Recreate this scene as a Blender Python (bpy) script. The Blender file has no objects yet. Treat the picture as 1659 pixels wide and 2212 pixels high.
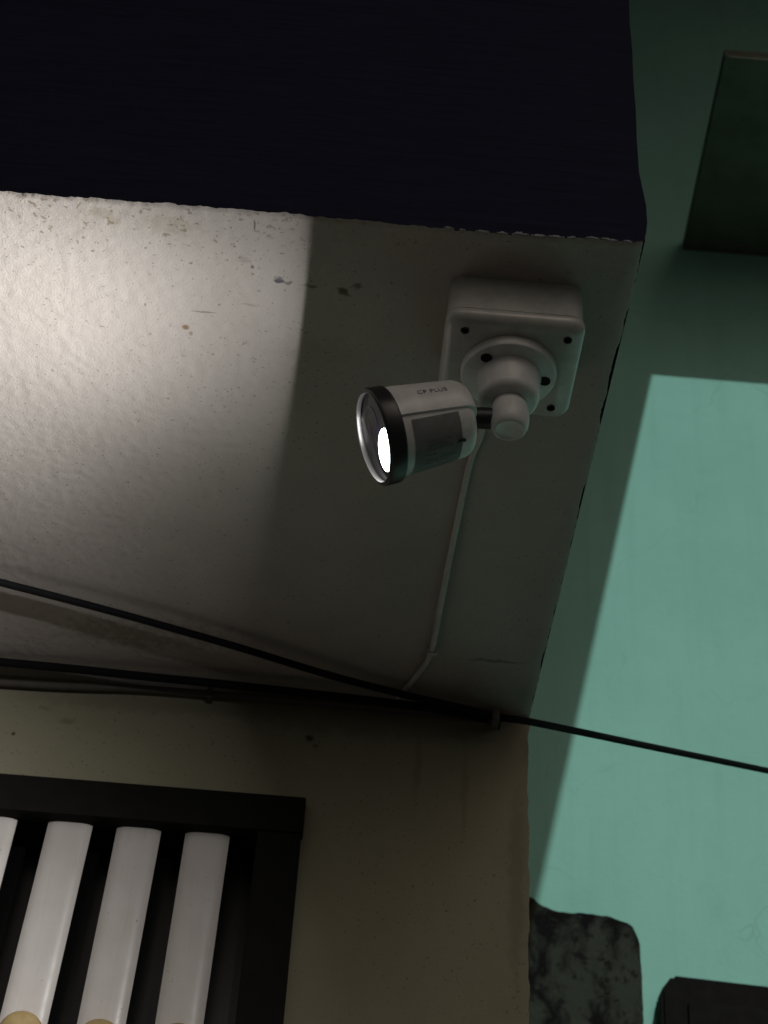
import bpy, bmesh, math, random
from mathutils import Vector, Matrix, noise

random.seed(7)
scene = bpy.context.scene
col = scene.collection
EYE = 1.55                       # height of the photographer's phone above the ground

# ------------------------------------------------------------------ camera
def camera_setup():
    pitch, yaw, roll = 0.682402, 0.01635158, 0.07103556
    f = Vector((math.sin(yaw) * math.cos(pitch), math.cos(yaw) * math.cos(pitch), math.sin(pitch)))
    right = Vector((math.cos(yaw), -math.sin(yaw), 0))
    up = right.cross(f)
    r = math.cos(roll) * right + math.sin(roll) * up
    u = -math.sin(roll) * right + math.cos(roll) * up
    cam = bpy.data.cameras.new('camera')
    cam.sensor_fit = 'HORIZONTAL'
    cam.sensor_width = 36
    cam.lens = 3687.68 / 1659 * 36
    cam.clip_start = 0.01
    cam.clip_end = 3000
    cam.dof.use_dof = True
    cam.dof.focus_distance = 1.42
    cam.dof.aperture_fstop = 18
    o = bpy.data.objects.new('camera', cam)
    o.matrix_world = Matrix(((r.x, u.x, -f.x, 0), (r.y, u.y, -f.y, 0), (r.z, u.z, -f.z, EYE), (0, 0, 0, 1)))
    col.objects.link(o)
    scene.camera = o
camera_setup()

# ------------------------------------------------------------------ sky, sun, exposure
SUN = Vector((-0.199, 1.3, -1.0)).normalized()      # direction the light travels
world = bpy.data.worlds.new('World')
scene.world = world
world.use_nodes = True
wn = world.node_tree.nodes
sky = wn.new('ShaderNodeTexSky')
sky.sky_type = 'NISHITA'
sky.sun_disc = False
sky.sun_elevation = math.asin(-SUN.z)
sky.sun_rotation = math.atan2(-SUN.x, -SUN.y)
sky.dust_density = 6.0
sky.air_density = 0.7
sky.ozone_density = 0.3
wn['Background'].inputs['Strength'].default_value = 0.027
world.node_tree.links.new(sky.outputs[0], wn['Background'].inputs['Color'])

sd = bpy.data.lights.new('night_light', 'SUN')
sd.energy = 1.4
sd.angle = math.radians(0.2)
sd.color = (0.84, 1.0, 0.97)
so = bpy.data.objects.new('night_light', sd)
so.rotation_euler = SUN.to_track_quat('-Z', 'Y').to_euler()
so.location = (1, -4, 9)
col.objects.link(so)

vs = scene.view_settings
vs.view_transform = 'Standard'
vs.look = 'None'
vs.exposure = 0
vs.gamma = 1
LED_POWER = 160.0

# ------------------------------------------------------------------ helpers
def tag(o, label=None, cat=None, group=None, kind=None):
    if label: o['label'] = label
    if cat: o['category'] = cat
    if group: o['group'] = group
    if kind: o['kind'] = kind
    return o

def empty(name, loc=(0, 0, 0)):
    o = bpy.data.objects.new(name, None)
    o.empty_display_size = 0.1
    o.location = loc
    col.objects.link(o)
    return o

def link(name, me, mat, parent=None, mw=None, smooth=False):
    """mesh in world coordinates -> object; its parent keeps it where it is"""
    o = bpy.data.objects.new(name, me)
    if mat: me.materials.append(mat)
    if smooth:
        for p in me.polygons: p.use_smooth = True
    col.objects.link(o)
    if parent is not None:
        o.parent = parent
        o.matrix_parent_inverse = world_matrix(parent).inverted()
    if mw is not None:
        o.matrix_basis = mw
    return o

def world_matrix(o):
    m = o.matrix_basis.copy()
    if o.parent is not None:
        m = world_matrix(o.parent) @ o.matrix_parent_inverse @ m
    return m

def from_bm(name, bm, mat, parent=None, mw=None, smooth=False, auto=None):
    bmesh.ops.recalc_face_normals(bm, faces=bm.faces)
    me = bpy.data.meshes.new(name)
    bm.to_mesh(me)
    bm.free()
    o = link(name, me, mat, parent, mw, smooth)
    if auto is not None:
        for p in me.polygons: p.use_smooth = True
        me.set_sharp_from_angle(angle=math.radians(auto))
    return o

def W(x, y, z): return Vector((x, y, z + EYE))     # heights given relative to the eye

def box_bm(x0, x1, y0, y1, z0, z1, bev=0.0, seg=2):
    bm = bmesh.new()
    v = [bm.verts.new(W(x, y, z)) for x in (x0, x1) for y in (y0, y1) for z in (z0, z1)]
    for q in ((0, 1, 3, 2), (4, 6, 7, 5), (0, 4, 5, 1), (2, 3, 7, 6), (0, 2, 6, 4), (1, 5, 7, 3)):
        bm.faces.new([v[i] for i in q])
    if bev:
        bmesh.ops.bevel(bm, geom=bm.edges[:], offset=bev, segments=seg, affect='EDGES', profile=0.6)
    return bm

def lathe_bm(profile, seg=48, radius=None, close=True):
    """profile: list of (x along axis, radius); axis = local X; radius(ang, r) may reshape"""
    bm = bmesh.new()
    rings = []
    for x, r in profile:
        if r < 1e-7:
            rings.append([bm.verts.new((x, 0, 0))])
        else:
            rg = []
            for i in range(seg):
                a = 2 * math.pi * i / seg
                rr = radius(a, r) if radius else r
                rg.append(bm.verts.new((x, rr * math.cos(a), rr * math.sin(a))))
            rings.append(rg)
    for A, B in zip(rings, rings[1:]):
        if len(A) == 1 and len(B) == 1: continue
        for i in range(seg):
            j = (i + 1) % seg
            if len(A) == 1: bm.faces.new((A[0], B[i], B[j]))
            elif len(B) == 1: bm.faces.new((A[i], B[0], A[j]))
            else: bm.faces.new((A[i], B[i], B[j], A[j]))
    if close:
        for rg in (rings[0], rings[-1]):
            if len(rg) > 1: bm.faces.new(rg)
    return bm

def tube_bm(pts, r, seg=10, sub=6):
    """smooth tube through world points (Catmull-Rom)"""
    P = [Vector(p) for p in pts]
    Q = [P[0] * 2 - P[1]] + P + [P[-1] * 2 - P[-2]]
    path = []
    for i in range(1, len(Q) - 2):
        for k in range(sub):
            t = k / sub
            a, b, c, d = Q[i - 1], Q[i], Q[i + 1], Q[i + 2]
            path.append(0.5 * ((2 * b) + (c - a) * t + (2 * a - 5 * b + 4 * c - d) * t * t + (3 * b - a - 3 * c + d) * t ** 3))
    path.append(P[-1])
    bm = bmesh.new()
    rings = []
    for i, p in enumerate(path):
        d = (path[min(i + 1, len(path) - 1)] - path[max(i - 1, 0)]).normalized()
        s = d.cross(Vector((0, 0, 1)))
        if s.length < 1e-4: s = Vector((1, 0, 0))
        s.normalize()
        t = s.cross(d)
        rings.append([bm.verts.new(p + r * (math.cos(2 * math.pi * k / seg) * s + math.sin(2 * math.pi * k / seg) * t)) for k in range(seg)])
    for A, B in zip(rings, rings[1:]):
        for i in range(seg):
            j = (i + 1) % seg
            bm.faces.new((A[i], A[j], B[j], B[i]))
    bm.faces.new(rings[0])
    bm.faces.new(rings[-1])
    return bm

# ------------------------------------------------------------------ materials
def new_mat(name, base, rough=0.6, spec=0.3, metal=0.0):
    m = bpy.data.materials.new(name)
    m.use_nodes = True
    b = m.node_tree.nodes['Principled BSDF']
    b.inputs['Base Color'].default_value = (*base, 1)
    b.inputs['Roughness'].default_value = rough
    b.inputs['Specular IOR Level'].default_value = spec
    b.inputs['Metallic'].default_value = metal
    return m

class Nodes:
    def __init__(self, m):
        self.t = m.node_tree
        self.b = self.t.nodes['Principled BSDF']
    def n(self, kind, **kw):
        x = self.t.nodes.new(kind)
        for k, v in kw.items(): setattr(x, k, v)
        return x
    def l(self, a, b): self.t.links.new(a, b)
    def coord(self):
        return self.n('ShaderNodeTexCoord').outputs['Object']
    def noise(self, vec, scale, detail=4, rough=0.6):
        x = self.n('ShaderNodeTexNoise')
        x.inputs['Scale'].default_value = scale
        x.inputs['Detail'].default_value = detail
        x.inputs['Roughness'].default_value = rough
        self.l(vec, x.inputs['Vector'])
        return x.outputs['Fac']
    def ramp(self, fac, p0, p1, c0=(0, 0, 0), c1=(1, 1, 1)):
        x = self.n('ShaderNodeValToRGB')
        e = x.color_ramp.elements
        e[0].position, e[1].position = p0, p1
        e[0].color, e[1].color = (*c0, 1), (*c1, 1)
        self.l(fac, x.inputs['Fac'])
        return x.outputs['Color']
    def mix(self, fac, a, b, blend='MIX'):
        x = self.n('ShaderNodeMix', data_type='RGBA', blend_type=blend)
        for s, v in ((x.inputs['Factor'], fac), (x.inputs[6], a), (x.inputs[7], b)):
            if isinstance(v, (int, float)): s.default_value = v
            elif isinstance(v, tuple): s.default_value = (*v, 1)
            else: self.l(v, s)
        return x.outputs[2]
    def math(self, op, a, b=0.0):
        x = self.n('ShaderNodeMath', operation=op)
        for s, v in ((x.inputs[0], a), (x.inputs[1], b)):
            if isinstance(v, (int, float)): s.default_value = v
            else: self.l(v, s)
        return x.outputs[0]
    def bump(self, h, strength, dist, prev=None):
        x = self.n('ShaderNodeBump')
        x.inputs['Strength'].default_value = strength
        x.inputs['Distance'].default_value = dist
        self.l(h, x.inputs['Height'])
        if prev is not None: self.l(prev, x.inputs['Normal'])
        return x.outputs['Normal']
    def blot(self, vec, c, sx, sy, sz, wob, wscale=90):
        """irregular spot mask: 1 in the middle of the blot"""
        nz = self.n('ShaderNodeTexNoise')
        nz.inputs['Scale'].default_value = wscale
        nz.inputs['Detail'].default_value = 3
        self.l(vec, nz.inputs['Vector'])
        off = self.n('ShaderNodeVectorMath', operation='MULTIPLY_ADD')
        self.l(nz.outputs['Color'], off.inputs[0])
        off.inputs[1].default_value = (wob, wob, wob)
        self.l(vec, off.inputs[2])
        sub = self.n('ShaderNodeVectorMath', operation='SUBTRACT')
        self.l(off.outputs[0], sub.inputs[0])
        sub.inputs[1].default_value = (c[0] + wob / 2, c[1] + wob / 2, c[2] + wob / 2)
        div = self.n('ShaderNodeVectorMath', operation='DIVIDE')
        self.l(sub.outputs[0], div.inputs[0])
        div.inputs[1].default_value = (sx, sy, sz)
        ln = self.n('ShaderNodeVectorMath', operation='LENGTH')
        self.l(div.outputs[0], ln.inputs[0])
        mr = self.n('ShaderNodeMapRange', interpolation_type='SMOOTHSTEP')
        self.l(ln.outputs['Value'], mr.inputs['Value'])
        mr.inputs['From Min'].default_value = 1.0
        mr.inputs['From Max'].default_value = 0.35
        return mr.outputs['Result']

def plaster(name, base, dark, spots, fine=620, strength=0.27, dist=0.0012, pits=None):
    m = new_mat(name, base, 0.9, 0.15)
    N = Nodes(m)
    v = N.coord()
    c = N.mix(N.ramp(N.noise(v, 5.5, 5), 0.35, 0.75), base, dark)
    c = N.mix(N.math('MULTIPLY', N.ramp(N.noise(v, 210, 2), 0.60, 0.74), 0.16), c, tuple(x * 0.55 for x in base))
    # pinholes in the plaster
    c = N.mix(N.math('MULTIPLY', N.ramp(N.noise(v, 330, 1, 0.4), 0.70, 0.76), 0.6), c, tuple(x * 0.35 for x in base))
    if pits:
        mr = N.n('ShaderNodeMapRange')
        sx_ = N.n('ShaderNodeSeparateXYZ')
        N.l(v, sx_.inputs[0])
        N.l(sx_.outputs['Y'], mr.inputs['Value'])
        mr.inputs['From Min'].default_value = pits
        mr.inputs['From Max'].default_value = pits + 0.085
        mr.inputs['To Min'].default_value = 0.10
        mr.inputs['To Max'].default_value = 0.0
        th = N.math('ADD', N.noise(v, 190, 2, 0.5), mr.outputs['Result'])
        mx = N.n('ShaderNodeMapRange')
        N.l(sx_.outputs['X'], mx.inputs['Value'])
        mx.inputs['From Min'].default_value = -0.12
        mx.inputs['From Max'].default_value = -0.02
        mx.inputs['To Min'].default_value = 0.6
        mx.inputs['To Max'].default_value = 0.08
        c = N.mix(N.math('MULTIPLY', N.ramp(th, 0.70, 0.78), mx.outputs['Result']), c, (.12, .085, .045))
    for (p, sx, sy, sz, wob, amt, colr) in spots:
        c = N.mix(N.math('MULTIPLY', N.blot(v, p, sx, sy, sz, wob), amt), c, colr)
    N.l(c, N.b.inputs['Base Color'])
    h1 = N.noise(v, fine, 3, 0.55)
    h2 = N.noise(v, fine * 0.42, 4, 0.6)
    n1 = N.bump(h2, strength * 0.6, dist * 1.2)
    n2 = N.bump(h1, strength, dist, n1)
    N.l(n2, N.b.inputs['Normal'])
    return m

E0 = EYE
BR = (0.10, 0.07, 0.05)
soffit_spots = [
    ((-0.0817, 0.9491, 1 + E0), .0050, .0042, .02, .014, .85, (.05, .05, .07)),
    ((-0.0745, 0.9500, 1 + E0), .0062, .0026, .02, .014, .65, (.07, .07, .08)),
    ((-0.0563, 0.9530, 1 + E0), .0075, .0030, .02, .014, .70, BR),
    ((-0.0290, 0.9560, 1 + E0), .0065, .0060, .02, .014, .90, BR),
    ((-0.0190, 0.9480, 1 + E0), .0075, .0035, .02, .014, .70, BR),
    ((-0.1585, 1.0106, 1 + E0), .0042, .0036, .02, .005, .90, (.16, .10, .05)),
    ((-0.1540, 1.0170, 1 + E0), .0024, .0030, .02, .003, .55, (.16, .10, .05)),
    ((-0.1427, 0.9912, 1 + E0), .0140, .0014, .02, .004, .60, (.12, .08, .09)),
    ((-0.1047, 0.9790, 1 + E0), .0100, .0016, .02, .005, .35, (.14, .12, .11)),
    ((-0.1029, 0.9365, 1 + E0), .0022, .0026, .02, .003, .75, (.08, .06, .10)),
    ((-0.1090, 0.9300, 1 + E0), .0070, .0060, .02, .007, .30, (.16, .13, .14)),
    ((-0.1011, 0.8930, 1 + E0), .0012, .0080, .02, .003, .75, (.08, .06, .05)),
    ((-0.1700, 0.9000, 1 + E0), .0300, .0130, .02, .055, .22, (.22, .18, .11)),
    ((-0.2200, 0.8950, 1 + E0), .0260, .0100, .02, .050, .30, (.20, .16, .09)),
    ((-0.0480, 1.0300, 1 + E0), .0500, .0300, .02, .050, .22, (.22, .19, .16)),
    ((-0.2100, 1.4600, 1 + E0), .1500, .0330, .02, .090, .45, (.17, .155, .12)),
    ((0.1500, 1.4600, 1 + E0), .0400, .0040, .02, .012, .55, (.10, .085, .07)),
]
M = {}
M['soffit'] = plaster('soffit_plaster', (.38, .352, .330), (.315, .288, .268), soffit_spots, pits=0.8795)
wall_spots = [
    ((0.0500, 1.56, 0.9800 + E0), .2600, .02, .0280, .030, .45, (.13, .115, .080)),
    ((-0.2000, 1.56, 0.9780 + E0), .2000, .02, .0150, .020, .35, (.15, .13, .09)),
    ((0.0800, 1.56, 0.9300 + E0), .0060, .02, .0500, .010, .35, (.13, .115, .080)),
    ((0.1300, 1.56, 0.9000 + E0), .0050, .02, .0700, .010, .30, (.13, .115, .080)),
    ((0.1850, 1.56, 0.8000 + E0), .0120, .02, .1500, .016, .35, (.14, .12, .085)),
    ((-0.3466, 1.56, 0.9294 + E0), .0030, .02, .0030, .002, .9, (.05, .03, .02)),
    ((-0.3700, 1.56, 0.9400 + E0), .0080, .02, .0040, .006, .6, (.16, .11, .05)),
    ((-0.0367, 1.56, 0.9530 + E0), .0065, .02, .0060, .006, .85, (.05, .045, .035)),
    ((-0.0290, 1.56, 0.9440 + E0), .0050, .02, .0040, .005, .5, (.08, .07, .055)),
    ((-0.2933, 1.56, 0.9500 + E0), .0130, .02, .0060, .012, .55, (.14, .125, .09)),
    ((-0.3190, 1.56, 0.9640 + E0), .0100, .02, .0040, .010, .45, (.14, .125, .09)),
]
M['wall'] = plaster('wall_paint', (.275, .262, .188), (.225, .212, .150), wall_spots, 260, 0.3, 0.0008)

def navy():
    m = new_mat('dark_blue_paint', (.009, .010, .016), 0.75, 0.12)
    N = Nodes(m)
    v = N.coord()
    mp = N.n('ShaderNodeMapping')
    N.l(v, mp.inputs['Vector'])
    mp.inputs['Scale'].default_value = (2.5, 1, 55)
    streak = N.noise(mp.outputs[0], 6, 5, 0.65)
    c = N.mix(N.ramp(streak, 0.3, 0.75), (.006, .0068, .020), (.012, .015, .038))
    N.l(c, N.b.inputs['Base Color'])
    N.l(N.bump(N.noise(v, 120, 4), 0.4, 0.001, N.bump(streak, 0.5, 0.0008)), N.b.inputs['Normal'])
    return m
M['navy'] = navy()

def green_wall():
    m = new_mat('green_wall_paint', (.30, .56, .45), 0.85, 0.15)
    N = Nodes(m)
    v = N.coord()
    c = N.mix(N.ramp(N.noise(v, 2.4, 5), 0.3, 0.75), (.33, .64, .545), (.28, .565, .475))
    c = N.mix(N.math('MULTIPLY', N.ramp(N.noise(v, 26, 5, 0.7), 0.50, 0.75), 0.25), c, (.24, .50, .41))
    mp = N.n('ShaderNodeMapping')
    N.l(v, mp.inputs['Vector'])
    mp.inputs['Scale'].default_value = (14, 1, 0.9)
    rain = N.noise(mp.outputs[0], 2.2, 5, 0.6)
    c = N.mix(N.math('MULTIPLY', N.ramp(rain, 0.48, 0.74), 0.18), c, (.21, .41, .335))
    vo = N.n('ShaderNodeTexVoronoi', feature='DISTANCE_TO_EDGE')
    vo.inputs['Scale'].default_value = 3.1
    wv = N.n('ShaderNodeVectorMath', operation='MULTIPLY_ADD')
    wz = N.n('ShaderNodeTexNoise')
    wz.inputs['Scale'].default_value = 9
    N.l(v, wz.inputs['Vector'])
    N.l(wz.outputs['Color'], wv.inputs[0])
    wv.inputs[1].default_value = (.16, .16, .16)
    N.l(v, wv.inputs[2])
    N.l(wv.outputs[0], vo.inputs['Vector'])
    crack = N.ramp(vo.outputs['Distance'], 0.0, 0.006, (1, 1, 1), (0, 0, 0))
    c = N.mix(N.math('MULTIPLY', N.math('MULTIPLY', crack, N.ramp(N.noise(v, 4, 2), 0.50, 0.66)), 0.35), c, (.17, .29, .24))
    c = N.mix(N.math('MULTIPLY', N.ramp(N.noise(v, 300, 2), 0.62, 0.72), 0.25), c, (.20, .41, .33))
    N.l(c, N.b.inputs['Base Color'])
    N.l(N.bump(N.noise(v, 160, 3), 0.35, 0.0012, N.bump(N.noise(v, 9, 3), 0.3, 0.006)), N.b.inputs['Normal'])
    return m
M['green'] = green_wall()

def concrete(name, base, scale=30):
    m = new_mat(name, base, 0.9, 0.15)
    N = Nodes(m)
    v = N.coord()
    c = N.mix(N.ramp(N.noise(v, scale, 6, 0.65), 0.3, 0.75), base, tuple(x * 0.6 for x in base))
    N.l(c, N.b.inputs['Base Color'])
    N.l(N.bump(N.noise(v, scale * 5, 4), 0.4, 0.002), N.b.inputs['Normal'])
    return m
M['concrete'] = concrete('weathered_concrete', (.155, .165, .125), 14)
M['shade_slab'] = concrete('shade_slab_concrete', (.16, .155, .14), 10)
M['ground'] = concrete('dark_ground', (.070, .056, .047), 3)

def granite():
    m = new_mat('mottled_stone', (.02, .02, .02), 0.75, 0.1)
    N = Nodes(m)
    v = N.coord()
    w = N.n('ShaderNodeTexNoise')
    w.inputs['Scale'].default_value = 14
    N.l(v, w.inputs['Vector'])
    ad = N.n('ShaderNodeVectorMath', operation='MULTIPLY_ADD')
    N.l(w.outputs['Color'], ad.inputs[0])
    ad.inputs[1].default_value = (.07, .07, .07)
    N.l(v, ad.inputs[2])
    mp = N.n('ShaderNodeMapping')
    N.l(ad.outputs[0], mp.inputs['Vector'])
    mp.inputs['Rotation'].default_value = (0, math.radians(35), 0)
    mp.inputs['Scale'].default_value = (1.7, 1, .8)
    n1 = N.noise(mp.outputs[0], 13, 5, 0.62)
    c = N.mix(N.ramp(n1, 0.44, 0.60), (.003, .0025, .0025), (.038, .042, .032))
    c = N.mix(N.math('MULTIPLY', N.ramp(N.noise(v, 55, 3), 0.56, 0.66), 0.8), c, (.005, .003, .003))
    c = N.mix(N.math('MULTIPLY', N.ramp(N.noise(v, 160, 2), 0.60, 0.70), 0.4), c, (.035, .04, .03))
    N.l(c, N.b.inputs['Base Color'])
    N.l(N.bump(N.noise(v, 45, 5), 0.5, 0.006), N.b.inputs['Normal'])
    return m
M['stone'] = granite()

def scuffed(name, base, rough, spec, amt=0.12, metal=0.0, scale=60):
    m = new_mat(name, base, rough, spec, metal)
    N = Nodes(m)
    v = N.coord()
    nz = N.noise(v, scale, 5, 0.65)
    N.l(N.mix(N.ramp(nz, 0.35, 0.75), base, tuple(x * (1 - 2 * amt) for x in base)), N.b.inputs['Base Color'])
    N.l(N.math('ADD', N.math('MULTIPLY', nz, 0.25), rough - 0.12), N.b.inputs['Roughness'])
    N.l(N.bump(N.noise(v, scale * 6, 2), 0.08, 0.0005), N.b.inputs['Normal'])
    return m
M['white_plastic'] = scuffed('white_plastic', (.60, .61, .60), 0.32, 0.5)
M['box_plastic'] = scuffed('box_plastic', (.44, .445, .43), 0.17, 0.5)
M['black_plastic'] = scuffed('black_plastic', (.012, .013, .016), 0.35, 0.5)
M['rubber'] = scuffed('black_cable_sheath', (.007, .007, .008), 0.75, 0.1)
M['grey_sheath'] = scuffed('grey_brown_cable_sheath', (.085, .075, .065), 0.6, 0.3)
M['white_sheath'] = scuffed('white_cable_sheath', (.50, .49, .46), 0.5, 0.4)
M['frame_paint'] = scuffed('black_frame_paint', (.009, .0085, .008), 0.7, 0.1)
def bar_enamel():
    m = new_mat('white_bar_enamel', (.60, .575, .555), 0.35, 0.4)
    N = Nodes(m)
    v = N.n('ShaderNodeNewGeometry').outputs['Position']
    c = N.mix(N.ramp(N.noise(v, 16, 5), 0.35, 0.75), (.62, .595, .575), (.54, .51, .48))
    mp = N.n('ShaderNodeMapping')
    N.l(v, mp.inputs['Vector'])
    mp.inputs['Scale'].default_value = (1, 1, .08)
    c = N.mix(N.math('MULTIPLY', N.ramp(N.noise(mp.outputs[0], 260, 3), 0.55, 0.72), 0.22), c, (.40, .37, .34))
    c = N.mix(N.math('MULTIPLY', N.ramp(N.noise(v, 170, 3), 0.70, 0.74), 0.7), c, (.20, .16, .12))
    N.l(c, N.b.inputs['Base Color'])
    N.l(N.math('ADD', N.math('MULTIPLY', N.noise(v, 60, 4), 0.3), 0.22), N.b.inputs['Roughness'])
    N.l(N.bump(N.noise(v, 120, 3), 0.15, 0.0006), N.b.inputs['Normal'])
    return m
M['bar_paint'] = bar_enamel()
M['brass'] = scuffed('dull_gold_paint', (.42, .315, .145), 0.62, 0.25, 0.18)
M['dark_glass'] = new_mat('dark_window_glass', (.004, .0045, .0045), 0.25, 0.2)
M['faceplate'] = new_mat('camera_faceplate_glass', (.016, .016, .019), 0.12, 0.25)
M['lens'] = new_mat('lens_glass', (.010, .006, .018), 0.03, 0.8)
M['chrome'] = new_mat('bezel_edge', (.03, .03, .03), 0.3, 0.4)
M['hole'] = new_mat('dark_hole', (.022, .021, .020), 0.8, 0.1)
M['sticker'] = scuffed('grey_sticker', (.33, .345, .35), 0.5, 0.3, 0.15)
M['ink'] = new_mat('grey_ink', (.12, .12, .15), 0.6, 0.2)
M['flake'] = concrete('bare_plaster', (.30, .31, .32), 300)
M['cabinet'] = scuffed('dark_brown_metal', (.010, .008, .008), 0.75, 0.08)
led = bpy.data.materials.new('led_light')
led.use_nodes = True
lb = led.node_tree.nodes['Principled BSDF']
lb.inputs['Base Color'].default_value = (.9, .9, .9, 1)
lb.inputs['Emission Color'].default_value = (0.80, 0.91, 1.0, 1)
lb.inputs['Emission Strength'].default_value = 14

# ------------------------------------------------------------------ ground
bm = bmesh.new()
for x, y in ((-600, -600), (600, -600), (600, 600), (-600, 600)): bm.verts.new((x, y, 0))
bm.faces.new(bm.verts)
tag(from_bm('ground', bm, M['ground']), kind='structure')

# ------------------------------------------------------------------ the house with the overhang
XR, YF, YW = 0.1985, 0.8795, 1.561         # right end, front of overhang, ground-floor wall (soffit height 1.0)
def fr(x, s, k=0.0): return noise.noise(Vector((x * s + k, 7.3 + k, 2.1)))
def edge_y(x):   # wandering plaster arris along the front of the overhang
    return YF + 0.0022 * fr(x, 9) + 0.0011 * fr(x, 70) + 0.0009 * fr(x, 240) + 0.0006 * fr(x, 520)
def edge_x(y):   # rough right end of the soffit
    return XR + 0.0040 * fr(y, 8, 5) + 0.0020 * fr(y, 38, 3) + 0.0013 * fr(y, 130, 9) + 0.0007 * fr(y, 330, 4)

house = empty('house', (XR - 2, 2.0, 0))
tag(house, 'house with dark blue upper storey overhanging a beige wall and barred window', 'house')

def soffit():
    xs = [-2.2 + i * 0.05 for i in range(35)]
    n = 262
    xs += [-0.45 + (XR + 0.45) * i / n for i in range(n + 1)]
    m = 280
    ys = [YF + (YW + 0.02 - YF) * j / m for j in range(m + 1)]
    verts, faces = [], []
    for j, y in enumerate(ys):
        for i, x in enumerate(xs):
            fx = max(0.0, (x - 0.10) / (XR - 0.10))
            X = x + (edge_x(y) - XR) * fx ** 2
            fy = max(0.0, 1 - (y - YF) / 0.05)
            Y = y + (edge_y(X) - YF) * fy
            z = 0.0022 * noise.noise(Vector((X * 5, y * 5, 1)))
            z += 0.00035 * noise.noise(Vector((X * 130, y * 130, 4)))
            z += 0.0005 * fy * noise.noise(Vector((X * 210, y * 210, 9)))
            rx = max(0.0, (X - (XR - 0.012)) / 0.012)
            z += 0.003 * rx ** 2.2
            if j == 0: z += 0.0012 + 0.0008 * fr(X, 160, 2)
            verts.append(W(X, Y, 1.0 + z))
    w = len(xs)
    for j in range(m):
        for i in range(w - 1):
            faces.append((j * w + i, (j + 1) * w + i, (j + 1) * w + i + 1, j * w + i + 1))
    # right end goes up as the slab's side
    base = len(verts)
    for j, y in enumerate(ys):
        p = verts[j * w + w - 1]
        verts.append(p + Vector((0.0, 0, 0.05)))
    for j in range(m):
        a, b = j * w + w - 1, (j + 1) * w + w - 1
        faces.append((a, b, base + j + 1, base + j))
    me = bpy.data.meshes.new('soffit')
    me.from_pydata(verts, [], faces)
    me.update()
    front = [verts[i].copy() for i in range(w)]
    o = link('soffit', me, M['soffit'], house, smooth=True)
    tag(o, 'stained beige plaster underside of the overhang')
    return front
front = soffit()

def upper_wall():
    zs = [0.0, 0.004, 0.01, 0.02] + [0.04 * k for k in range(1, 20)] + [0.9, 1.2, 1.6, 2.2, 3.34]
    verts, faces = [], []
    w = len(front)
    for k, dz in enumerate(zs):
        for i, p in enumerate(front):
            f = min(1, dz / 0.02)
            y = p.y * (1 - f) + f * (YF - 0.0015 + 0.0016 * noise.noise(Vector((p.x * 6, dz * 6, 3))))
            fx = max(0.0, (p.x - 0.1) / (XR - 0.1))
            x = p.x + fx ** 3 * (0.0035 * math.exp(-((dz - 0.035) / 0.03) ** 2) + 0.0016 * fr(dz, 30, 6) + 0.0007 * fr(dz, 160, 8))
            verts.append(Vector((x, y, p.z + dz)))
    for k in range(len(zs) - 1):
        for i in range(w - 1):
            faces.append((k * w + i, k * w + i + 1, (k + 1) * w + i + 1, (k + 1) * w + i))
    base = len(verts)
    for k in range(len(zs)):
        p = verts[k * w + w - 1]
        verts.append(Vector((p.x - 0.004, 6.0, p.z + 0.052)))
    for k in range(len(zs) - 1):
        a, b = k * w + w - 1, (k + 1) * w + w - 1
        faces.append((a, base + k, base + k + 1, b))
    me = bpy.data.meshes.new('upper_wall')
    me.from_pydata(verts, [], faces)
    me.update()
    o = link('upper_wall', me, M['navy'], house, smooth=True)
    me.set_sharp_from_angle(angle=math.radians(40))
    tag(o, 'dark blue painted face of the upper storey')
upper_wall()

# peeled paint along the lower edge of the dark face, near its right end
def flakes():
    bm = bmesh.new()
    x = 0.045
    while x < 0.186:
        L = random.uniform(0.004, 0.016)
        if x > 0.15: L *= 1.5
        n = max(3, int(L / 0.0012))
        prev = None
        hmax = random.uniform(0.0012, 0.0030)
        for i in range(n + 1):
            t = i / n
            xx = x + L * t
            h = hmax * math.sin(math.pi * min(max(t, 0.04), 0.96)) * random.uniform(0.5, 1.1) + 0.0002
            y = edge_y(xx) - 0.0011
            z0 = 1.0 + 0.0010 + 0.0008 * fr(xx, 160, 2) + 0.0022 * noise.noise(Vector((xx * 5, YF * 5, 1)))
            z1 = z0 + h
            cur = [bm.verts.new(W(xx, y, z0)), bm.verts.new(W(xx, y, z1)), bm.verts.new(W(xx, y + 0.003, z1)), bm.verts.new(W(xx, y + 0.003, z0))]
            if prev:
                for a in range(4):
                    b = (a + 1) % 4
                    bm.faces.new((prev[a], prev[b], cur[b], cur[a]))
            else:
                bm.faces.new(cur)
            prev = cur
        bm.faces.new(prev)
        x += L + random.uniform(0.001, 0.008)
    tag(from_bm('peeling_paint', bm, M['flake'], house), 'pale chipped plaster along the lower edge of the dark face')
flakes()

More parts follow.
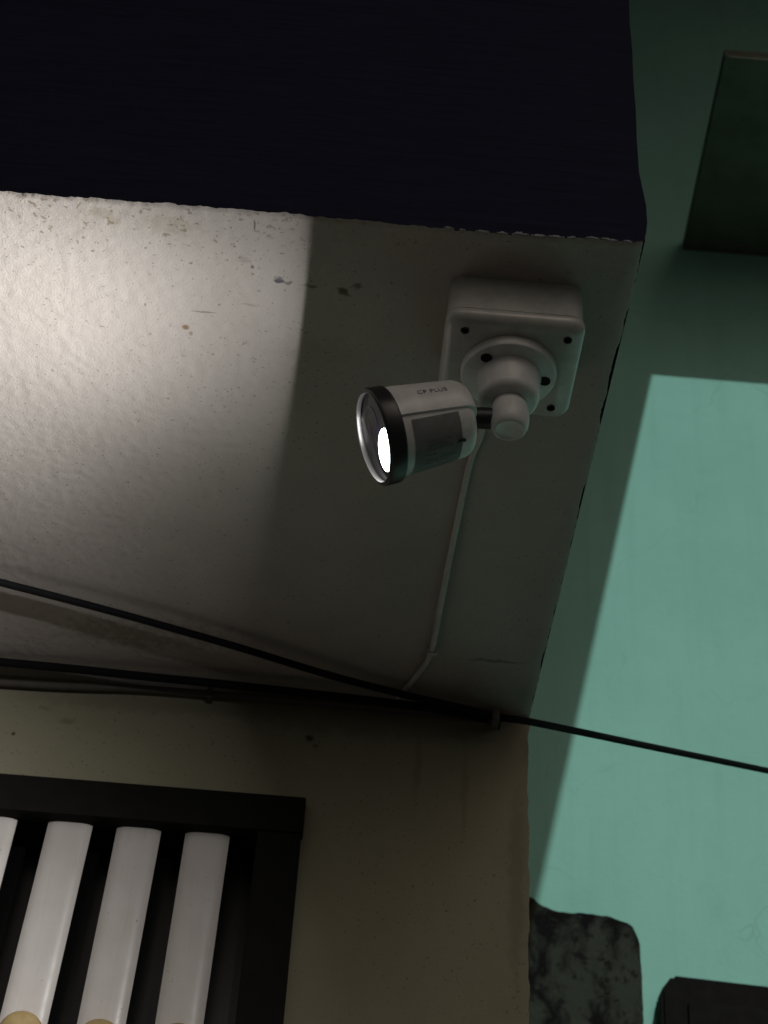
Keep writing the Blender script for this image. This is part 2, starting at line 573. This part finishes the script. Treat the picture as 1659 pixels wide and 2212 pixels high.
# ground-floor wall with the window opening cut out
WX0, WX1, WZ0, WZ1 = -0.93, -0.050, 0.26, 0.857
def lower_wall():
    bm = bmesh.new()
    def slab(x0, x1, z0, z1, nx, nz, rough_right=False):
        g = []
        for k in range(nz + 1):
            row = []
            for i in range(nx + 1):
                x = x0 + (x1 - x0) * i / nx
                z = z0 + (z1 - z0) * k / nz
                if rough_right and i == nx: x += 0.0024 * fr(z, 12, 3) + 0.0016 * fr(z, 60, 5) + 0.0009 * fr(z, 170, 5) - 0.010 * max(0, 0.62 - z) * 0.6
                y = YW + 0.0025 * noise.noise(Vector((x * 5, z * 5, 8)))
                row.append(bm.verts.new(W(x, y, z)))
            g.append(row)
        for k in range(nz):
            for i in range(nx):
                bm.faces.new((g[k][i], g[k][i + 1], g[k + 1][i + 1], g[k + 1][i]))
        return g
    slab(-2.2, WX1, WZ1, 1.003, 60, 10)
    g = slab(WX1, XR - 0.001, WZ0, 1.003, 16, 190, True)
    slab(-2.2, WX0, WZ0, WZ1, 20, 10)
    gb = slab(-2.2, XR - 0.004, -EYE, WZ0, 40, 20, True)
    for gg in (g, gb):                                    # side of the house
        for k in range(len(gg) - 1):
            a, b = gg[k][-1], gg[k + 1][-1]
            c = bm.verts.new((b.co.x, 6.0, b.co.z)); d = bm.verts.new((a.co.x, 6.0, a.co.z))
            bm.faces.new((a, d, c, b))
    # reveals of the opening
    y1 = YW + 0.11
    for (xa, za, xb, zb) in ((WX0, WZ1, WX1, WZ1), (WX1, WZ0, WX1, WZ1), (WX0, WZ0, WX0, WZ1), (WX0, WZ0, WX1, WZ0)):
        bm.faces.new([bm.verts.new(W(*p)) for p in ((xa, YW, za), (xb, YW, zb), (xb, y1, zb), (xa, y1, za))])
    me = bpy.data.meshes.new('ground_floor_wall')
    bm.to_mesh(me)
    bm.free()
    tag(link('ground_floor_wall', me, M['wall'], house, smooth=False), 'beige painted wall below the overhang')
lower_wall()

# unseen slab added to shade the house and the left of the neighbour's wall
RZ = 4.35
X2 = 0.592 + 0.199 * (RZ - 2.547)
from_bm('shade_slab', box_bm(-2.3, X2, -4.0, 2.597, RZ, RZ + 0.13, 0.006), M['shade_slab'], house)

# window of the house
win = empty('window', W((WX0 + WX1) / 2, YW, WZ0))
win.parent = house
win.matrix_parent_inverse = world_matrix(house).inverted()
tag(win, 'black framed window with half-round white bars')
FX1, FZ1 = -0.0335, 0.8725
FW = 0.041
FX0, FZ0 = WX0 - 0.0165, WZ0 - 0.0155
from_bm('top_rail', box_bm(FX0, FX1, 1.545, 1.600, FZ1 - FW, FZ1, 0.0022), M['frame_paint'], win, auto=40)
from_bm('bottom_rail', box_bm(FX0, FX1, 1.545, 1.600, FZ0, FZ0 + FW, 0.0022), M['frame_paint'], win, auto=40)
from_bm('stile', box_bm(FX1 - 0.046, FX1 - 0.0015, 1.5468, 1.5985, FZ0 + FW, FZ1 - FW, 0.002), M['frame_paint'], win, auto=40)
from_bm('stile', box_bm(FX0 + 0.0015, FX0 + 0.046, 1.5468, 1.5985, FZ0 + FW, FZ1 - FW, 0.002), M['frame_paint'], win, auto=40)
from_bm('glass_pane', box_bm(FX0 + 0.04, FX1 - 0.04, 1.618, 1.622, FZ0 + 0.02, FZ1 - 0.02), M['dark_glass'], win)

def bar_bm(h):
    bm = bmesh.new()
    hw = 0.0226
    pr = []
    for i in range(13):
        t = -1 + 2 * i / 12
        pr.append((hw * math.copysign(abs(t) ** 0.8, t), -0.0046 * (1 - abs(t) ** 3.4)))
    pr += [(hw * 0.96, 0.006), (-hw * 0.96, 0.006)]
    rows = []
    K = 14
    for k in range(K + 1):
        z = h * k / K
        s = 1 + 0.012 * noise.noise(Vector((z * 9, 3, 1)))
        rows.append([bm.verts.new((x * s, y, z)) for x, y in pr])
    n = len(pr)
    for k in range(K):
        for i in range(n):
            j = (i + 1) % n
            bm.faces.new((rows[k][i], rows[k][j], rows[k + 1][j], rows[k + 1][i]))
    bm.faces.new(rows[0]); bm.faces.new(rows[-1])
    bmesh.ops.recalc_face_normals(bm, faces=bm.faces)
    return bm
BZ0, BZ1 = FZ0 + FW - 0.006, FZ1 - FW + 0.006
bar_me = None
knob_me = None
for k in range(12):
    xc = -0.1300 - 0.0697 * k - (0.007 if k > 2 else 0)
    lean = math.radians((0.8, 1.6, 2.4, 2.2, 1.2)[k % 5])
    if xc < FX0 + 0.09: break
    mw = Matrix.Translation(W(xc - (BZ1 - BZ0) * math.tan(lean), 1.5655, BZ0)) @ Matrix.Rotation(lean, 4, 'Y')
    if bar_me is None:
        o = from_bm('bar', bar_bm(BZ1 - BZ0), M['bar_paint'], win, auto=50)
        bar_me = o.data
    else:
        o = bpy.data.objects.new('bar', bar_me)
        col.objects.link(o)
        o.parent = win
        o.matrix_parent_inverse = world_matrix(win).inverted()
    o.matrix_basis = mw
    if knob_me is None:
        pf = [(-0.0100, 0.0)] + [(-0.0100 * math.cos(a), 0.0205 * math.sin(a)) for a in [math.radians(d) for d in range(12, 91, 12)]] + [(0.004, 0.0212), (0.006, 0.0185), (0.010, 0.018), (0.010, 0)]
        kb = lathe_bm(pf, 32)
        o = from_bm('brass_boss', kb, M['brass'], win, auto=35)
        knob_me = o.data
    else:
        o = bpy.data.objects.new('brass_boss', knob_me)
        col.objects.link(o)
        o.parent = win
        o.matrix_parent_inverse = world_matrix(win).inverted()
    zk = (0.606, 0.604, 0.606)[k] if k < 3 else 0.606
    o.matrix_basis = Matrix.Translation(W(xc + 0.002 - (BZ1 - zk) * math.tan(lean), 1.551, zk)) @ Matrix.Rotation(math.radians(90), 4, 'Z')

# ------------------------------------------------------------------ the neighbouring building
YN = 2.6
nb = empty('neighbour_building', (2.1, 3.0, 0))
tag(nb, 'green painted building lit at the right behind the overhang', 'building')
from_bm('wall', box_bm(0.25, 4.2, YN, 6.0, -EYE, RZ + 0.3), M['green'], nb)
# sunshade over the lit wall: its underside is the dark patch top right
bm = bmesh.new()
pts = [(0.680, YN), (0.6615, YN - 0.525), (2.3, YN - 0.525), (2.3, YN)]
lo = [bm.verts.new(W(x, y, 2.952)) for x, y in pts]
hi = [bm.verts.new(W(x, y, 2.976)) for x, y in pts]
bm.faces.new(lo); bm.faces.new(hi)
for i in range(4): bm.faces.new((lo[i], lo[(i + 1) % 4], hi[(i + 1) % 4], hi[i]))
tag(from_bm('sunshade', bm, M['concrete'], nb), 'dark concrete sunshade projecting from the green wall')
from_bm('shade_slab', box_bm(0.26, 4.4, YN - 1.3 * (RZ + 0.14 - 2.547), 6.1, RZ + 0.14, RZ + 0.26, 0.005), M['shade_slab'], nb)  # unseen slab added so its front edge shades the upper green wall

# stone clad pillar
def pillar():
    out = [(0.30, 1.2889), (0.3199, 1.2889), (0.3300, 1.2840), (0.3464, 1.2706), (0.3728, 1.2622), (0.4040, 1.2650), (0.4333, 1.2641), (0.4560, 1.2610),
           (0.4709, 1.2567), (0.4840, 1.2520), (0.4916, 1.2463), (0.4975, 1.236), (0.5018, 1.219), (0.5035, 1.1679), (0.5029, 1.0823), (0.5030, 0.7), (0.5010, 0.2), (0.504, -0.5), (0.503, -EYE), (0.30, -EYE)]
    fine = []
    for (a, b) in zip(out, out[1:] + out[:1]):
        L = math.dist(a, b)
        n = max(1, min(40, int(L / 0.006)))
        for i in range(n):
            t = i / n
            x, z = a[0] + (b[0] - a[0]) * t, a[1] + (b[1] - a[1]) * t
            if z > -EYE + 0.01 and x > 0.301:
                x += 0.0016 * noise.noise(Vector((x * 60, z * 60, 2)))
                z += 0.0030 * noise.noise(Vector((x * 70, z * 70, 7)))
            fine.append((x, z))
    bm = bmesh.new()
    f0 = [bm.verts.new(W(x, 2.54, z)) for x, z in fine]
    f1 = [bm.verts.new(W(x, YN, z)) for x, z in fine]
    face = bm.faces.new(f0)
    bm.faces.new(f1)
    n = len(fine)
    for i in range(n): bm.faces.new((f0[i], f0[(i + 1) % n], f1[(i + 1) % n], f1[i]))
    bmesh.ops.recalc_face_normals(bm, faces=bm.faces)
    bmesh.ops.bevel(bm, geom=[e for e in face.edges], offset=0.006, segments=2, affect='EDGES')
    o = from_bm('stone_pillar', bm, M['stone'], auto=40)
    tag(o, 'mottled dark stone pillar with a rounded top corner beside the beige wall', 'pillar')
pillar()

# dark cabinet on the neighbour's wall
bm = bmesh.new()
out = [(0.528, 0.58), (0.534, 1.146), (0.554, 1.173), (1.07, 1.151), (1.09, 1.13), (1.09, 0.58)]
f0 = [bm.verts.new(W(x, 2.55, z)) for x, z in out]
f1 = [bm.verts.new(W(x, YN - 0.001, z)) for x, z in out]
bm.faces.new(f0); bm.faces.new(f1)
for i in range(len(out)): bm.faces.new((f0[i], f0[(i + 1) % len(out)], f1[(i + 1) % len(out)], f1[i]))
bmesh.ops.recalc_face_normals(bm, faces=bm.faces)
bmesh.ops.bevel(bm, geom=bm.edges[:], offset=0.005, segments=2, affect='EDGES')
cab = empty('wall_cabinet', W(0.78, YN, 0.55))
tag(cab, 'black cabinet with a clipped corner on the green wall, bottom right', 'cabinet')
from_bm('casing', bm, M['cabinet'], cab, auto=35)
from_bm('door', box_bm(0.575, 1.05, 2.543, 2.5495, 0.62, 1.125, 0.002), M['cabinet'], cab, auto=35)
from_bm('handle', box_bm(0.62, 0.632, 2.528, 2.5425, 0.80, 0.88, 0.003), M['chrome'], cab, auto=35)

# ------------------------------------------------------------------ junction box on the soffit
def junction_box():
    t = empty('junction_box', W(0.1073, 0.980, 1.0))
    tag(t, 'square white plastic junction box fixed under the overhang', 'junction box')
    x0, x1, y0, y1 = 0.0535, 0.1612, 0.926, 1.034
    def rounded(zlist):
        bm = bmesh.new()
        rings = []
        for z, grow, rad in zlist:
            ring = []
            for cx, cy, a0 in ((x1, y1, 0), (x0, y1, 90), (x0, y0, 180), (x1, y0, 270)):
                sx = 1 if cx == x1 else -1
                sy = 1 if cy == y1 else -1
                for k in range(7):
                    a = math.radians(a0 + 15 * k)
                    ring.append(bm.verts.new(W(cx + sx * grow - sx * rad + rad * math.cos(a), cy + sy * grow - sy * rad + rad * math.sin(a), z)))
            rings.append(ring)
        for A, B in zip(rings, rings[1:]):
            n = len(A)
            for i in range(n): bm.faces.new((A[i], A[(i + 1) % n], B[(i + 1) % n], B[i]))
        bm.faces.new(rings[0]); bm.faces.new(rings[-1])
        return bm
    from_bm('body', rounded([(1.001, -.0010, .010), (0.985, -.0005, .011), (0.9650, 0, .012), (0.9640, 0, .012)]), M['box_plastic'], t, auto=35)
    from_bm('lid', rounded([(0.9633, .0002, .012), (0.9620, .0010, .0125), (0.9580, .0008, .0125), (0.9553, -.0005, .012), (0.9534, -.0030, .0105), (0.9522, -.0065, .008)]), M['box_plastic'], t, auto=60)
    for x, y in ((0.0682, 0.9395), (0.1490, 0.9410), (0.1465, 1.0195), (0.0675, 1.0195)):
        bm = lathe_bm([(0, 0), (0, .0032), (.0012, .0034), (.0012, .0024), (.0004, .0022), (.0004, 0)], 20)
        from_bm('screw', bm, M['hole'], t, Matrix.Translation(W(x, y, 0.9526)) @ Matrix.Rotation(math.radians(90), 4, 'Y'), auto=30)
junction_box()

# ------------------------------------------------------------------ the bullet camera
FC = W(0.0044, 0.98, 0.8691)
PD = math.radians(24)
AX = Vector((-math.cos(PD), -0.052, -math.sin(PD))).normalized()
ZU = (Vector((0, 0, 1)) - AX.z * AX).normalized()
YU = ZU.cross(AX)
LM = Matrix(((AX.x, YU.x, ZU.x, FC.x), (AX.y, YU.y, ZU.y, FC.y), (AX.z, YU.z, ZU.z, FC.z), (0, 0, 0, 1)))

def bullet_camera():
    t = empty('security_camera', W(0.108, 0.979, 0.952))
    tag(t, 'white bullet security camera with its lamp lit, hanging from the junction box', 'security camera')
    # mount: flange, stem, ball joint
    DN = lambda x, y, z: Matrix.Translation(W(x, y, z)) @ Matrix.Rotation(math.radians(90), 4, 'Y')   # local X points down
    fl = from_bm('mount_flange', lathe_bm([(0, .0382), (.0060, .0382), (.0082, .0372), (.0092, .0352), (.0092, 0)], 72), M['white_plastic'], t, DN(0.107, 0.979, 0.952), auto=30)
    for x, y in ((0.0872, 0.9580), (0.1360, 0.9790), (0.1000, 1.0060)):
        bm = lathe_bm([(0, 0), (0, .0045), (.0009, .0045), (.0009, .0036), (.0001, .0030), (.0001, 0)], 24)
        o = from_bm('screw_hole', bm, M['hole'], fl, auto=30)
        o.matrix_basis = DN(x, y, 0.9426)
    from_bm('stem', lathe_bm([(0, .0260), (.004, .0246), (.0215, .0240), (.0255, .0226), (.0275, .0200), (.0280, 0)], 56), M['white_plastic'], t, DN(0.1075, 0.979, 0.9428), auto=50)
    jt = from_bm('ball_joint', lathe_bm([(0, .0130), (.005, .0132), (.009, .0144), (.0145, .0154), (.0200, .0156), (.0260, .0150), (.0300, .0134), (.0318, .0114), (.0314, .0104), (.0308, .0096), (.0306, .0040), (.0306, 0)], 48), M['white_plastic'], t, DN(0.1082, 0.979, 0.9183), auto=75)
    # body: hood and lower shell share the axis (local X forward)
    hood_edge = math.radians(-19)
    def prof(scale, back):
        p = [(-.0125, .0), (-.0125, .0362 * scale), (-.020, .0362 * scale)]
        for k in range(8):
            p.append((-.020 - .046 * (k + 1) / 8, (.0362 - .0042 * (k + 1) / 8) * scale))
        for d in range(15, 91, 15):
            a = math.radians(d)
            p.append((-.066 - back * math.sin(a), (.0320 - .010 * (1 - math.cos(a))) * scale))
        p.append((-.066 - back, 0))
        return p
    def half(upper):
        bm = lathe_bm(prof(1.0 if upper else 0.935, .0125 if upper else .0105), 96)
        lim = math.sin(hood_edge)
        geom = bm.verts[:] + bm.edges[:] + bm.faces[:]
        zc = -.0345 * math.sin(math.radians(19))
        if upper:
            bmesh.ops.bisect_plane(bm, geom=geom, plane_co=(0, 0, zc), plane_no=(0, 0, 1), clear_inner=True)
            es = [e for e in bm.edges if e.is_boundary]
            bmesh.ops.holes_fill(bm, edges=es)
        return bm
    body = from_bm('lower_shell', half(False), M['white_plastic'], t, LM, auto=40)
    from_bm('hood', half(True), M['white_plastic'], t, LM, auto=40)
    # flat sticker panel under the body, following the shell
    bm = bmesh.new()
    grid = []
    for i in range(9):
        x = -.0205 - .040 * i / 8
        row = []
        for k in range(13):
            a = math.radians(-154 + 102 * k / 12)       # underside, turned to the viewer's side (+Y local = towards viewer)
            r = (.0362 - .0042 * (-x - .020) / .046) * 0.935 + .0005
            row.append(bm.verts.new((x, -r * math.cos(a), r * math.sin(a))))
        grid.append(row)
    for i in range(8):
        for k in range(12):
            bm.faces.new((grid[i][k], grid[i + 1][k], grid[i + 1][k + 1], grid[i][k + 1]))
    r0 = bmesh.ops.solidify(bm, geom=bm.faces[:], thickness=0.0003)
    o = from_bm('rating_label', bm, M['sticker'], body, auto=40)
    o.matrix_basis = LM
    # print on the label: short rows of ink
    bm = bmesh.new()
    for row_a, x0, x1 in ((-60, -.032, -.050), (-66, -.032, -.046), (-72, -.032, -.052), (-80, -.030, -.038), (-88, -.030, -.054), (-95, -.030, -.048)):
        x = x0
        while x > x1:
            L = random.uniform(.0012, .0036)
            for da0, da1 in ((0, 1.6),):
                q = []
                for xx, aa in ((x, row_a), (x - L, row_a), (x - L, row_a + 1.8), (x, row_a + 1.8)):
                    a = math.radians(aa)
                    r = (.0362 - .0042 * (-xx - .020) / .046) * 0.935 + .00095
                    q.append(bm.verts.new((xx, r * math.cos(a), r * math.sin(a))))
                bm.faces.new(q)
            x -= L + .0009
    o = from_bm('label_print', bm, M['ink'], body)
    o.matrix_basis = LM
    bm = lathe_bm([(0, 0), (0, .0036), (.0012, .0036), (.0012, .0026), (.0003, .0024), (.0003, 0)], 20)
    a = math.radians(-72)
    r = .0306
    o = from_bm('screw_cover', bm, M['hole'], body, auto=30)
    o.matrix_basis = LM @ Matrix.Translation((-.060, r * math.cos(a), r * math.sin(a))) @ Matrix.Rotation(-a, 4, 'X') @ Matrix.Rotation(math.radians(-90), 4, 'Z') @ Matrix.Rotation(math.radians(180), 4, 'Z') @ Matrix.Rotation(0, 4, 'Z')
    # black front ring with thin bright rim
    from_bm('front_ring', lathe_bm([(-.0132, .0300), (-.0132, .0372), (-.0120, .0382), (-.0012, .0384), (.0000, .0378), (.0000, .0362), (-.0030, .0360), (-.0030, .030)], 96, close=False), M['black_plastic'], t, LM, auto=30)
    from_bm('bezel_rim', lathe_bm([(-.0030, .0361), (.0006, .0361), (.0012, .0355), (.0012, .0349), (.0004, .0346), (-.0030, .0346)], 96, close=False), M['chrome'], t, LM, auto=30)
    fp = from_bm('face_plate', lathe_bm([(-.0040, .0), (-.0040, .0347), (-.0030, .0347), (-.0028, .0340), (-.0028, 0)], 96), M['faceplate'], t, LM, auto=30)
    # lens window
    ln = from_bm('lens', lathe_bm([(-.0029, .0150), (-.0024, .0150), (-.0022, .0140), (-.0024, .0120), (-.0026, .0104), (-.0024, .0080), (-.0021, .0045), (-.0020, 0)], 48, close=False), M['lens'], fp, auto=40)
    ln.matrix_basis = LM @ Matrix.Translation((0, .000, .0125))
    # lamp: reflector disc that glows
    lp = from_bm('led_lamp', lathe_bm([(-.0027, .0135), (-.0025, .0130), (-.0024, .0120), (-.0024, 0)], 40, close=False), led, fp, auto=40)
    lp.matrix_basis = LM @ Matrix.Translation((0, .0035, -.0170)) @ Matrix.Scale(1.45, 4, (0, 1, 0)) @ Matrix.Scale(1.08, 4, (0, 0, 1))
    # the lamp's light
    ld = bpy.data.lights.new('led_beam', 'POINT')
    ld.energy = LED_POWER
    ld.shadow_soft_size = 0.0009
    ld.color = (1.0, 0.975, 0.95)
    BEAM = (AX + Vector((0, 0.11, 0))).normalized()
    ld.use_nodes = True                                  # beam of the lamp's lens: a narrow lobe in a wide weak one
    lt = ld.node_tree
    em = lt.nodes['Emission']
    tc = lt.nodes.new('ShaderNodeTexCoord')
    sp = lt.nodes.new('ShaderNodeSeparateXYZ')
    lt.links.new(tc.outputs['Normal'], sp.inputs[0])
    def mth(op, a, b):
        x = lt.nodes.new('ShaderNodeMath'); x.operation = op
        for i, v in enumerate((a, b)):
            if isinstance(v, (int, float)): x.inputs[i].default_value = v
            else: lt.links.new(v, x.inputs[i])
        return x.outputs[0]
    wide = (AX + 0.25 * ZU - Vector((0, 0.25, 0))).normalized()
    wl = BEAM.to_track_quat('-Z', 'Y').to_matrix().inverted() @ wide
    dp = lt.nodes.new('ShaderNodeVectorMath'); dp.operation = 'DOT_PRODUCT'
    lt.links.new(tc.outputs['Normal'], dp.inputs[0])
    dp.inputs[1].default_value = wl
    cw = mth('MAXIMUM', dp.outputs['Value'], 0.0)
    cz = mth('MAXIMUM', mth('MULTIPLY', sp.outputs['Z'], -1.0), 0.0)
    st = mth('ADD', mth('ADD', mth('MULTIPLY', cz, 0.018), mth('MULTIPLY', cw, 0.0065)), mth('MULTIPLY', mth('POWER', cz, 6.0), 1.6))
    lt.links.new(st, em.inputs['Strength'])
    ld.energy /= 5                                       # five chips in a row across the reflector
    for yy in (-.0150, -.0060, .0030, .0120, .0210):
        lo = bpy.data.objects.new('led_beam', ld)
        col.objects.link(lo)
        lo.matrix_world = Matrix.Translation(LM @ Vector((-.0012, yy, -.0170))) @ BEAM.to_track_quat('-Z', 'Y').to_matrix().to_4x4()
    # arm from joint to body, and gland
    p0, p1 = W(0.106, 0.979, 0.8985), LM @ Vector((-.070, 0, 0.002))
    o = from_bm('arm', tube_bm([p0, (p0 + p1) / 2 + Vector((0, 0, .0006)), p1], .0085, 20, 4), M['black_plastic'], t, auto=40)
    # lettering on the side of the hood
    cu = bpy.data.curves.new('lettering', 'FONT')
    cu.body = 'CP PLUS'
    cu.size = .0062
    cu.extrude = .00012
    cu.align_x = 'CENTER'
    cu.align_y = 'CENTER'
    cu.space_character = 1.12
    tmp = bpy.data.objects.new('tmp', cu)
    col.objects.link(tmp)
    bpy.context.view_layer.update()
    me = bpy.data.meshes.new_from_object(tmp)
    bpy.data.objects.remove(tmp)
    a = math.radians(11)
    cen = (-.046)
    for v in me.vertices:                                # wrap onto the hood
        lx, ly, lz = v.co
        x = cen - lx
        r = .0362 - .0042 * (-x - .020) / .046 + .00025 + lz
        aa = a + ly / .034
        v.co = (x, r * math.cos(aa), r * math.sin(aa))
    link('lettering', me, M['ink'], t, LM)
bullet_camera()

# ------------------------------------------------------------------ cables
def cable(name, pts, r, mat, label, cat='cable', clips=(), sub=8, seg=10):
    o = from_bm(name, tube_bm([W(*p) for p in pts], r, seg, sub), mat, smooth=True)
    tag(o, label, cat)
    for bm, m in clips:
        from_bm('clip', bm, m, o, auto=40)
    return o
R1 = 0.0040
cable('black_cable', [(-1.3, 1.13, .985), (-0.80, 1.238, .984), (-0.3496, 1.37, .985), (-0.1525, 1.4356, .985), (-0.0259, 1.4852, .985), (0.0583, 1.514, .986), (0.1225, 1.5175, .977), (0.1568, 1.5185, .9708), (0.1959, 1.52, .9682),
                      (0.285, 1.615, 1.0175), (0.374, 1.71, 1.0665), (0.5522, 1.90, 1.165), (0.88, 2.25, 1.346), (1.21, YN + .005, 1.53)], R1, M['rubber'],
      'thin black cable slanting across the overhang and on past the green wall',
      clips=[(box_bm(0.1530, 0.1608, 1.5120, 1.534, .9630, .9800, .0015), M['grey_sheath'])], sub=10)
cable('black_cable', [(-1.3, 1.52, 1.0), (-0.80, 1.522, .994), (-0.3676, 1.52, .990), (-0.2206, 1.52, .9866), (-0.1225, 1.52, .9843), (0.0246, 1.524, .9815), (0.0900, 1.532, .983), (0.1400, 1.536, .9790), (0.1580, 1.546, .9830), (0.1640, 1.572, .9860)], 0.0046, M['rubber'],
      'lower black cable running along the joint between wall and overhang')
cable('grey_cable', [(-1.3, 1.552, .975), (-0.80, 1.552, .982), (-0.3701, 1.5515, .9845), (-0.2228, 1.5515, .9905), (-0.1435, 1.5515, .991), (-0.0243, 1.5525, .9918), (0.08, 1.553, .992), (0.17, 1.553, .992)], 0.0042, M['grey_sheath'],
      'dull grey-brown cable tucked in the corner under the black cable',
      clips=[(box_bm(-0.1500, -0.1440, 1.5465, 1.562, .9850, .9968, .001), M['grey_sheath'])])
cable('white_cable', [(0.1010, 1.030, .9950), (0.0985, 1.060, .9962), (0.0975, 1.1086, .9962), (0.0919, 1.1466, .9962), (0.0883, 1.24, .9962), (0.0850, 1.3503, .9962), (0.0830, 1.435, .9962), (0.0800, 1.460, .9962), (0.0765, 1.4739, .9962), (0.0605, 1.5202, .9962), (0.0500, 1.5420, .9940)], 0.0030, M['white_sheath'],
      'thin white cable running from the junction box back to the wall',
      clips=[(box_bm(0.0775, 0.0880, 1.4420, 1.4470, .9915, .9995, .001), M['white_sheath'])])
